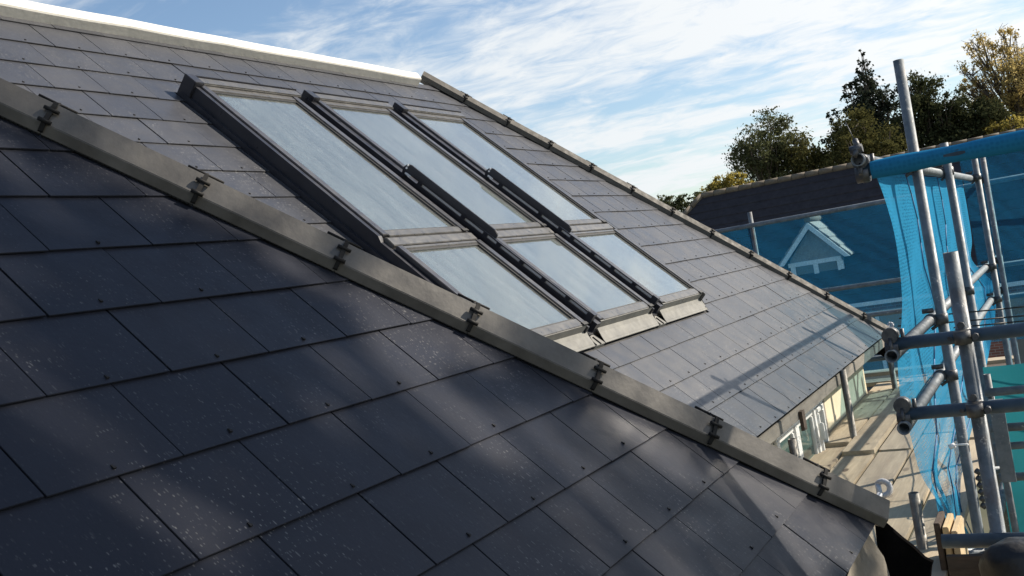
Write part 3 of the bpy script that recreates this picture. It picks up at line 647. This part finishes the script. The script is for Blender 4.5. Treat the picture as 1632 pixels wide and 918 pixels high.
Rp = [(7.0, .192), (7.0, .0), (6.9, -.188), (6.6, -.294), (7.4, -.44), (8.1, -.58), (7.8, -.74), (6.8, -.88), (5.6, -1.0), (4.55, -1.06), (4.45, -1.12), (4.456, -1.289), (4.9, -1.60)]
Lc, Rc = catmull(Lp, 60), catmull(Rp, 60)
rows = []
for i, (a, b) in enumerate(zip(Lc, Rc)):
    v = i / 59; row = []
    for k in range(22):
        u = k / 21; y, z = (a[0] + (b[0] - a[0]) * u) * kx, (a[1] + (b[1] - a[1]) * u) * kx
        fold = .012 * sin(u * 17 + v * 5) + .03 * v * sin(u * 9 - v * 7) + (.05 * max(0, v - .6) * sin(u * 23 + v * 11))
        row.append((X0 - .092 - abs(fold), y, z))
    rows.append(row)
netpanel('debris_net', rows, M['net_lit'], 'bright blue debris net curtain hanging behind the nearest scaffold poles', ropes=(.22, .55, .82))
# net rolled over the top transom
mb = MB(); rows = []
for k in range(26):
    x = -.60 + k * .1; r = .027 + .003 * sin(k * 1.7) ; rows.append([(x, 3.93 + r * sin(t), .212 + r * cos(t) - (.012 if 2.2 < t < 4.0 else 0)) for t in [2 * pi * j / 12 for j in range(13)]])
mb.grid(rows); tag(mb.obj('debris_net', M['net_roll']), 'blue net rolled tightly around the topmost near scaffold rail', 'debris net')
rows = [[(x, 10.68 + .03 * sin(x * 3 + z * 4), z + (.03 * sin(x * 2.6) if z < .2 else 0)) for x in [-6.5 + .2 * k for k in range(28)]] for z in [.225 - .1 * j for j in range(20)]]
netpanel('debris_net', rows, M['net_dark'], 'dark see-through blue net in front of the neighbouring dormer house', ropes=(.93,))
rows = [[(x, 10.2 + .03 * sin(x * 5 + z * 4), z) for x in [-.78 + .16 * k for k in range(18)]] for z in [.56 - .1 * j for j in range(19)]]
netpanel('debris_net', rows, M['net_dark'], 'see-through blue mesh at the right edge with a garden tree behind', ropes=())
rows = [[(x, 6.0 + .02 * sin(x * 9 + z * 5), z) for x in [-.52 + .12 * k for k in range(20)]] for z in [-.86 - .07 * j for j in range(16)]]
netpanel('debris_net', rows, M['net_teal'], 'bright teal sheet low at the right edge behind horizontal tubes', ropes=())
# ---- sack and dark plank bottom right
b = MB().box((-.56, 3.86, -1.36), (1.6, 3.885, -1.225)).obj('toe_board', M['darkwood']); tag(b, 'dark plank on edge beneath the lowest near scaffold tube', 'board')
mb = MB(); rows = []
for i in range(21):
    ph = pi * i / 20 if 0 < i < 20 else (0.001 if i == 0 else pi - .001); rows.append([(-.30 + .13 * sin(ph) ** .7 * cos(t) * (1 + .07 * sin(3 * t + i * .6) + .04 * sin(7 * t - i)), 3.70 + .1 * sin(ph) ** .7 * sin(t) * (1 + .06 * sin(5 * t + i)), -1.28 + .16 * (cos(ph) if ph > 1.5 else cos(ph) ** .6) * (1 + .05 * sin(3 * t + i) * sin(ph))) for t in [2 * pi * j / 28 for j in range(29)]])
mb.grid(rows); tag(mb.obj('rubble_sack', M['sack']), 'black plastic sack bulging at the bottom right corner', 'sack')

# ================================================================ scaffold boards
BX = (-1.79, -1.565, -1.335, -1.11, -.885, -.655)
def board(x0, x1, y0, y1, z, label, mat='wood', tilt=0., rz=0.):
    mb = MB(); hx, hy = (x1 - x0) / 2 - .0095, (y1 - y0) / 2; c = .018
    poly = [(-hx + c, -hy, 0), (hx - c, -hy, 0), (hx, -hy + c, 0), (hx, hy - c, 0), (hx - c, hy, 0), (-hx + c, hy, 0), (-hx, hy - c, 0), (-hx, -hy + c, 0)]
    mb.prism(poly, (0, 0, .038)); o = mb.obj('scaffold_board', M[mat], bev=.003); o.location = ((x0 + x1) / 2, (y0 + y1) / 2, z - .038); o.rotation_euler = (tilt, 0, rz)
    return tag(o, label, 'board', 'scaffold boards of the working platform')
ZB = -1.5
board(BX[0], BX[1], 4.1, 7.36, ZB - .006, 'weathered scaffold board against the house wall under the white window')
board(BX[0], BX[1], 7.28, 9.86, ZB + .03, 'far scaffold board against the cream wall behind the post', tilt=.004)
board(BX[1], BX[2], 3.7, 5.92, ZB - .03, 'newer yellowish scaffold board showing just above the near hip cap', 'newwood')
board(BX[1], BX[2], 5.86, 6.98, ZB + .0, 'short scaffold board piece between the split gap and the yellowish board')
board(BX[1], BX[2], 6.93, 10.05, ZB + .034, 'long scaffold board running past the foot of the nearer short post', tilt=.003)
board(BX[2], BX[3], 3.9, 7.02, ZB, 'middle scaffold board passing the curved pipe end')
board(BX[2], BX[3], 6.99, 10.0, ZB + .012, 'middle scaffold board beyond the cross joint, toward the far corner')
board(BX[3], BX[4], 3.6, 7.45, ZB + .004, 'scaffold board half in net shadow beside the pipe')
board(BX[3], BX[4], 7.47, 10.1, ZB + .006, 'far scaffold board behind the hanging net')
board(BX[4], BX[5], 3.9, 7.2, ZB - .004, 'shaded outermost scaffold board beside the cut tube')
board(BX[4], BX[5], 7.22, 10.05, ZB + .008, 'sunlit outermost scaffold board seen between the poles')
def cross(y0, y1, x0, x1, z, label, mat='wood'):
    mb = MB(); mb.box((-(y1 - y0) / 2 + .004, -(x1 - x0) / 2, 0), ((y1 - y0) / 2 - .004, (x1 - x0) / 2, .038)); o = mb.obj('scaffold_board', M[mat], bev=.003); o.location = ((x0 + x1) / 2, (y0 + y1) / 2, z - .038); o.rotation_euler = (0, 0, pi / 2)
    tag(o, label, 'board', 'scaffold boards of the working platform')
cross(10.10, 10.325, -5.2, -.6, ZB + .01, 'cross board at the far corner, nearest to the platform end')
cross(10.36, 10.585, -5.2, -.6, ZB + .0, 'cross board at the far corner, under the far net', 'darkwood')
cross(10.62, 10.84, -5.2, -.6, ZB + .03, 'cross board at the far corner, farthest from the camera')
# board ends stacked upright
for k in range(3):
    o = MB().box((-.69 + .035 * k, 4.55 - .02 * k, -2.0), (-.665 + .035 * k, 4.75, -1.30 - .012 * k)).obj('timber_offcut', M['newwood' if k else 'darkwood'], bev=.003)
    tag(o, ('dark timber offcut standing upright, leftmost of three under the net', 'pale timber offcut standing between two others under the net', 'pale timber offcut standing upright, rightmost of three under the net')[k], 'timber', 'upright timber offcuts')
# curved grey plastic pipe end
mb = MB(); cpt = Vector((-1.085, 5.68, -1.42)); pts = [(-1.12, 5.56, -1.50), (-1.10, 5.64, -1.44)] + [tuple(cpt + Vector((.035 * cos(a), .01 * a, .035 * sin(a)))) for a in [2.6 - .16 * k for k in range(31)]]
mb.path(pts, .016, 10); tag(mb.obj('plastic_pipe', M['pipe']), 'pale grey curled plastic pipe end sticking up beyond the hip', 'pipe')

# ================================================================ neighbouring house
nb = thing('house', 'neighbouring brick house with dark tiled roof and a white gabled dormer', 'house', (-3, 32, GZ))
def nbp(mb, name, mat, **k): return keep(mb.obj(name, mat, **k), nb)
xl, xr, yr, ye, zr, ze = -10.85, 9.0, 34.0, 30.0, 2.03, -2.08
wl = MB(); wl.box((xl - 3.6, ye + .35, GZ), (xr - .15, 37.6, ze - .02)); nbp(wl, 'wall', M['brick'])
rf = MB(); NR = 15
for k in range(NR):
    for sg in (1, -1):
        a0, a1 = k / NR, (k + 1) / NR + .012
        y_a, y_b = yr - sg * (yr - ye) * a0, yr - sg * (yr - ye) * a1; za, zb = zr + (ze - zr) * a0 + .0, zr + (ze - zr) * a1 + .035
        xk = xl - 3.9 * (a0 + a1) / 2
        rf.prism([(xk, y_a, za), (xk, y_b, zb), (xk, y_b, zb - .035), (xk, y_a, za - .05)], (xr - xk, 0, 0))
i = rf.vs([(xl, yr, zr - .04), (xl - 3.95, ye, ze - .04), (xl - 3.95, 2 * yr - ye, ze - .04)]); rf.face([i, i + 1, i + 2])
nbr = nbp(rf, 'roof', M['tile'])
for k in range(12):
    a, b = Vector((xl, yr, zr + .02)), Vector((xl - 3.95, ye, ze + .04)); o = MB().tube(tuple(a + (b - a) * (k / 12 + .002)), tuple(a + (b - a) * ((k + 1) / 12 - .002)), .10, 8).obj('ridge_tile', M['ridge']); o.parent = nbr
for k in range(44):
    x = xl + .45 * k
    if x > xr: break
    mb = MB(); mb.tube((x + .006, yr, zr + .005), (x + .444, yr, zr + .012), .11, 10); o = mb.obj('ridge_tile', M['ridge']); o.parent = nbr
mb = MB(); mb.box((xl, ye - .12, ze - .13), (xr, ye - .01, ze - .02)); nbp(mb, 'gutter', M['white'])
# dormer
dm_y = 31.0; cxd = -6.74
dm = MB(); dm.box((-7.5, dm_y, -1.75), (-5.98, 33.0, -.62)); dm.prism([(-7.5, dm_y, -.62), (-5.98, dm_y, -.62), (cxd, dm_y, .28)], (0, 2.4, 0)); dmo = nbp(dm, 'dormer', M['lighttile'])
dr = MB()
for sg in (1, -1):
    for k in range(4):
        t0, t1 = k / 4, (k + 1) / 4 + .03; x0, x1 = cxd + sg * 1.05 * t0, cxd + sg * 1.05 * t1; za, zb = .50 - 1.18 * t0, .50 - 1.18 * t1 + .05
        dr.prism([(x0, dm_y - .22, za), (x1, dm_y - .22, zb), (x1, dm_y - .22, zb - .05), (x0, dm_y - .22, za - .06)], (0, 3.0, 0))
o = dr.obj('dormer_roof', M['lighttile']); o.parent = dmo
o = MB().tube((cxd, dm_y - .25, .52), (cxd, 33.0, .53), .10, 10).obj('ridge', M['ridge']); o.parent = dmo
mb = MB()
for sg in (1, -1): mb.prism([(cxd, dm_y - .25, .44), (cxd + sg * 1.06, dm_y - .25, -.74), (cxd + sg * .90, dm_y - .25, -.74), (cxd, dm_y - .25, .24)], (0, -.04 - .003 * sg, 0))
o = mb.obj('bargeboard', M['white']); o.parent = dmo
wv = MB().box((-7.42, dm_y - .04, -1.72), (-6.06, dm_y - .02, -.72)).obj('window', M['pane2']); wv.parent = dmo
mb = MB(); mb.box((-7.56, dm_y - .09, -.83), (-5.98, dm_y - .01, -.70)); mb.box((-7.50, dm_y - .08, -1.8), (-7.36, dm_y - .01, -.831)); mb.box((-6.82, dm_y - .08, -1.8), (-6.68, dm_y - .01, -.831)); mb.box((-6.12, dm_y - .08, -1.1), (-5.94, dm_y - .01, -.831)); mb.box((-6.12, dm_y - .079, -1.8), (-6.04, dm_y - .01, -1.101))
o = mb.obj('window_frame', M['white']); o.parent = dmo
for x in (-5.9, -1.9, 2.1):
    w1 = MB(); w1.box((x, ye + .32, -4.4), (x + 1.5, ye + .345, -2.5)); w1 = nbp(w1, 'window', M['pane2'])
    mb = MB()
    for a, b in ((x - .06, x + .06), (x + .70, x + .80), (x + 1.44, x + 1.56)): mb.box((a, ye + .27, -4.4), (b, ye + .34, -2.52))
    mb.box((x - .06, ye + .26, -2.53), (x + 1.56, ye + .341, -2.42)); mb.box((x - .06, ye + .25, -4.5), (x + 1.56, ye + .341, -4.39)); o = mb.obj('frame', M['white']); o.parent = w1; 
for o in list(nb.children_recursive):                   # children of parts: undo the offset of the empty
    pass

# ================================================================ trees
def leaves(mb, pts, size, droop=.3, rnd=R):
    for p in pts:
        s = size * rnd.uniform(.55, 1.3); a = Vector((rnd.gauss(0, 1), rnd.gauss(0, 1), rnd.gauss(0, 1) * .8 - droop)).normalized(); b = a.orthogonal().normalized()
        b = (b * cos(rnd.random() * 6.3) + a.cross(b) * sin(rnd.random() * 6.3)); P = Vector(p)
        i = mb.vs([tuple(P - a * s * .5), tuple(P + b * s * .28), tuple(P + a * s * .5), tuple(P - b * s * .28)]); mb.face([i, i + 1, i + 2, i + 3])
def crown_points(blobs, n, rnd, shell=.55):
    tot = sum(b[3] * b[4] * b[5] for b in blobs) ; out = []
    for (x, y, z, rx, ry, rz) in blobs:
        k = max(24, int(n * rx * ry * rz / tot))
        # sub-clumps give light and dark masses with gaps between
        nc = max(5, k // 55); cl_ = []
        for _ in range(nc):
            v = Vector((rnd.gauss(0, 1), rnd.gauss(0, 1), rnd.gauss(0, 1))).normalized() * (rnd.uniform(shell, 1.05)); cl_.append((v, rnd.uniform(.14, .34)))
        for _ in range(k):
            v, r = cl_[rnd.randrange(nc)]; q = v + Vector((rnd.gauss(0, r * .6), rnd.gauss(0, r * .6), rnd.gauss(0, r * .5)))
            out.append((x + q.x * rx, y + q.y * ry, z + q.z * rz))
    return out
def limb(mb, a, b, r0, r1, rnd, n=4, wob=.08):
    a, b = Vector(a), Vector(b); L = (b - a).length; pts = [a + (b - a) * (k / n) + (Vector((rnd.gauss(0, 1), rnd.gauss(0, 1), rnd.gauss(0, .5))) * wob * L / n if 0 < k < n else Vector()) for k in range(n + 1)]
    for k in range(n): mb.tube(pts[k], pts[k + 1], r0 + (r1 - r0) * k / n, 7, r0 + (r1 - r0) * (k + 1) / n, cap=False)
    return pts
def tree(name, label, base, blobs, n, size, leafm, seed, cat='tree', tr=.22, group='trees beyond the neighbouring roof', shell=.5, twigs=0):
    rnd = random.Random(seed); t = thing(name, label, cat, base, group); B = Vector(base)
    tk_ = MB(); zc = min(b[2] - b[5] * .4 for b in blobs); top = Vector((sum(b[0] for b in blobs) / len(blobs), sum(b[1] for b in blobs) / len(blobs), max(zc, B.z + .4)))
    pts = limb(tk_, B, top, tr, tr * .6, rnd)
    for (x, y, z, rx, ry, rz) in blobs:
        q = limb(tk_, top, (x, y, z), tr * .4, tr * .1, rnd)
        for _ in range(6 + twigs):
            v = Vector((rnd.gauss(0, 1), rnd.gauss(0, 1), abs(rnd.gauss(0, 1)) * .8)).normalized(); st_ = q[rnd.randrange(1, len(q))]
            e = Vector((x + v.x * rx * .8, y + v.y * ry * .8, z + v.z * rz * .8)); q2 = limb(tk_, st_, e, tr * .17, tr * .04, rnd)
            for _ in range(twigs // 3):
                s3 = q2[rnd.randrange(1, 5)]; limb(tk_, s3, s3 + Vector((rnd.gauss(0, .4), rnd.gauss(0, .4), abs(rnd.gauss(.3, .4)))) * rx * .5, tr * .06, tr * .02, rnd, 2)
    keep(tk_.obj('trunk', M['bark']), t)
    cr = MB(); leaves(cr, crown_points(blobs, n, rnd, shell), size, .3, rnd); keep(cr.obj('crown', leafm), t)
    return t
def blobset(cx, cy, cz, rx, ry, rz, k, seed, jit=.62, sub=.5):
    r = random.Random(seed); out = [(cx, cy, cz, rx * .62, ry * .62, rz * .66)]
    for _ in range(k):
        v = Vector((r.gauss(0, 1), r.gauss(0, 1), r.gauss(0, 1))).normalized() * jit; f = sub * r.uniform(.7, 1.2); out.append((cx + v.x * rx, cy + v.y * ry, cz + v.z * rz, rx * f, ry * f, rz * f * .9))
    return out
tree('tree', 'airy pale green tree at the left end of the tree group', (-12.2, 50.3, GZ), blobset(-12.39, 50.3, 4.4, 1.95, 1.9, 2.1, 8, 1) + blobset(-12.2, 50.3, 2.4, 2.3, 1.9, 1.7, 7, 41) + [(-13.6, 50.3, 3.9, .9, .9, .9), (-11.2, 50.5, 4.3, 1.0, 1., 1.1)], 24000, .14, M['l_airy'], 11)
tree('tree', 'rounded olive green tree between the airy tree and the conifer', (-10.6, 51, GZ), blobset(-10.6, 51.2, 3.1, 1.9, 1.9, 1.9, 8, 2), 15000, .15, M['l_olive'], 12)
tree('tree', 'broad olive tree in front of the dark conifer', (-8.1, 50.4, GZ), blobset(-8.14, 50.4, 3.6, 2.2, 2.0, 2.0, 9, 3) + blobset(-8.14, 50.4, 1.6, 2.2, 2., 1.4, 4, 43), 20000, .15, M['l_olive'], 13)
con = [( -8.85 + dx * 1.15, 59.2 + dy, z, r, r, h) for dx, dy, z, r, h in ((0, 0, 3.2, 2.5, 1.5), (-1.0, .3, 4.6, 1.6, 1.2), (.8, 0, 4.9, 1.5, 1.2), (.1, .2, 6.1, 1.45, 1.2), (-1.55, 0, 6.2, .42, .75), (-1.3, 0, 5.2, .8, .8), (.35, 0, 7.4, .95, .95), (.2, 0, 8.5, .5, .8), (.28, 0, 9.1, .32, .55), (.3, 0, 9.5, .2, .3), (-.45, .1, 7.7, .5, .7), (0, 0, 6.9, 1.0, .8), (.9, 0, 7.0, .7, .7), (1.35, 0, 6.5, .6, .8), (1.6, 0, 5.4, .7, .9))]
tree('conifer_tree', 'dark conifer with a ragged pointed top, tallest left of the tall pole', (-8.7, 59.2, GZ), con, 24000, .2, M['l_con'], 14, shell=.35)
tree('tree', 'dark rounded tree just right of the tall pole', (-5.4, 56.5, GZ), blobset(-5.44, 56.5, 4.7, 1.95, 1.9, 2.5, 9, 5) + blobset(-5.6, 56.5, 2.6, 2.6, 2., 1.9, 8, 45), 24000, .17, M['l_dark'], 15)
tree('tree', 'dark leafy tree between the rounded dark tree and the yellow tree', (-3.9, 57.3, GZ), blobset(-3.95, 57.3, 3.9, 2.0, 1.8, 2.4, 12, 6), 22000, .17, M['l_dark'], 16)
tree('tree', 'dark tree low behind the tall pole', (-7.0, 59, GZ), blobset(-7.0, 59, 3.6, 2.2, 1.9, 1.9, 6, 7), 8000, .22, M['l_dark'], 17)
tree('tree', 'tall thinning yellow autumn tree at the right edge', (-2.0, 60.7, GZ), blobset(-1.9, 60.7, 6.2, 2.3, 2.0, 3.5, 18, 8, .72, .36), 20000, .145, M['l_yel'], 18, tr=.26, shell=.6, twigs=12)
tree('shrub', 'golden leaved bush low under the yellow tree', (-1.8, 56.2, GZ), blobset(-1.81, 56.2, 3.4, 1.4, 1.1, 1.0, 9, 9), 6500, .15, M['l_gold'], 19, 'shrub')
tree('shrub', 'yellowing bush peeping over the left end of the neighbouring roof', (-13.4, 45.2, GZ), blobset(-13.2, 45.2, 2.85, 1.25, 1.0, .9, 9, 10), 6500, .13, M['l_gold'], 20, 'shrub')
for i, (x, y, z, rx, rz, s) in enumerate(((-30.3, 86, 4.5, 2.4, 1.4, 21), (-27.5, 87, 4.5, 2.2, 1.2, 22), (-33, 88, 4.6, 2.4, 1.2, 23), (-24.5, 85, 4.5, 2.2, 1.3, 24))):
    tree('tree', ('small hazy green tree far off in the gap, middle of the distant line', 'distant green tree beside the neighbouring gable', 'distant green tree cut off by the far hip', 'distant green tree behind the yellowing bush')[i], (x, y, GZ), blobset(x, y, z, rx, 2, rz, 6, s), 5000, .22, M['l_far'], s, group='distant trees in the gap')
rw = random.Random(5); mb = MB(); pts = []
for k in range(260):
    x = rw.uniform(-120, 60); h = rw.uniform(3.5, 8.5) + 2 * sin(x * .11); y = 118 + rw.uniform(-6, 10); r_ = rw.uniform(1.6, 3.2)
    for _ in range(60): pts.append((x + rw.gauss(0, r_ * .55), y + rw.gauss(0, r_ * .5), GZ + h * rw.uniform(.15, 1.0) + rw.gauss(0, .5)))
leaves(mb, pts, .75, .3, rw); w_ = mb.obj('woodland', M['l_far'], kind='stuff'); tag(w_, 'distant band of green woodland behind the houses', 'woodland')
tree('tree', 'garden tree seen through the blue mesh at the right edge', (.55, 19, GZ), blobset(.4, 19, -.9, .75, .7, 1.2, 8, 31, .7, .4), 2600, .085, M['l_yel'], 32, tr=.07, shell=.4, group='garden trees')
# the tree beside the house whose shade dapples the near slope (it stands outside the picture, toward the sun)
tc_ = Vector((-1.5, 2.0, -.3)) + sd * 12
wv_ = Vector((.656, -.755, 0))
bl = []
rb_ = random.Random(77)
for k in range(150):
    a, b_ = rb_.uniform(-.75, 3.4), rb_.uniform(-2.6, 2.8); p = tc_ + wv_ * a + Vector((0, 0, b_)) + Vector((sd.x, sd.y, 0)) * rb_.uniform(-1.6, 1.6); r_ = rb_.uniform(.13, .34)
    bl.append((p.x, p.y, p.z, r_, r_, r_ * .8))
tree('tree', 'broad leafy tree beside the house that dapples the near slates', (tc_.x + 1, tc_.y, GZ), bl, 7000, .15, M['l_olive'], 33, tr=.14, shell=.1, group='garden trees')

# sub-parts of things whose Empty is off the origin inherit the part's transform: keep() already placed the parts
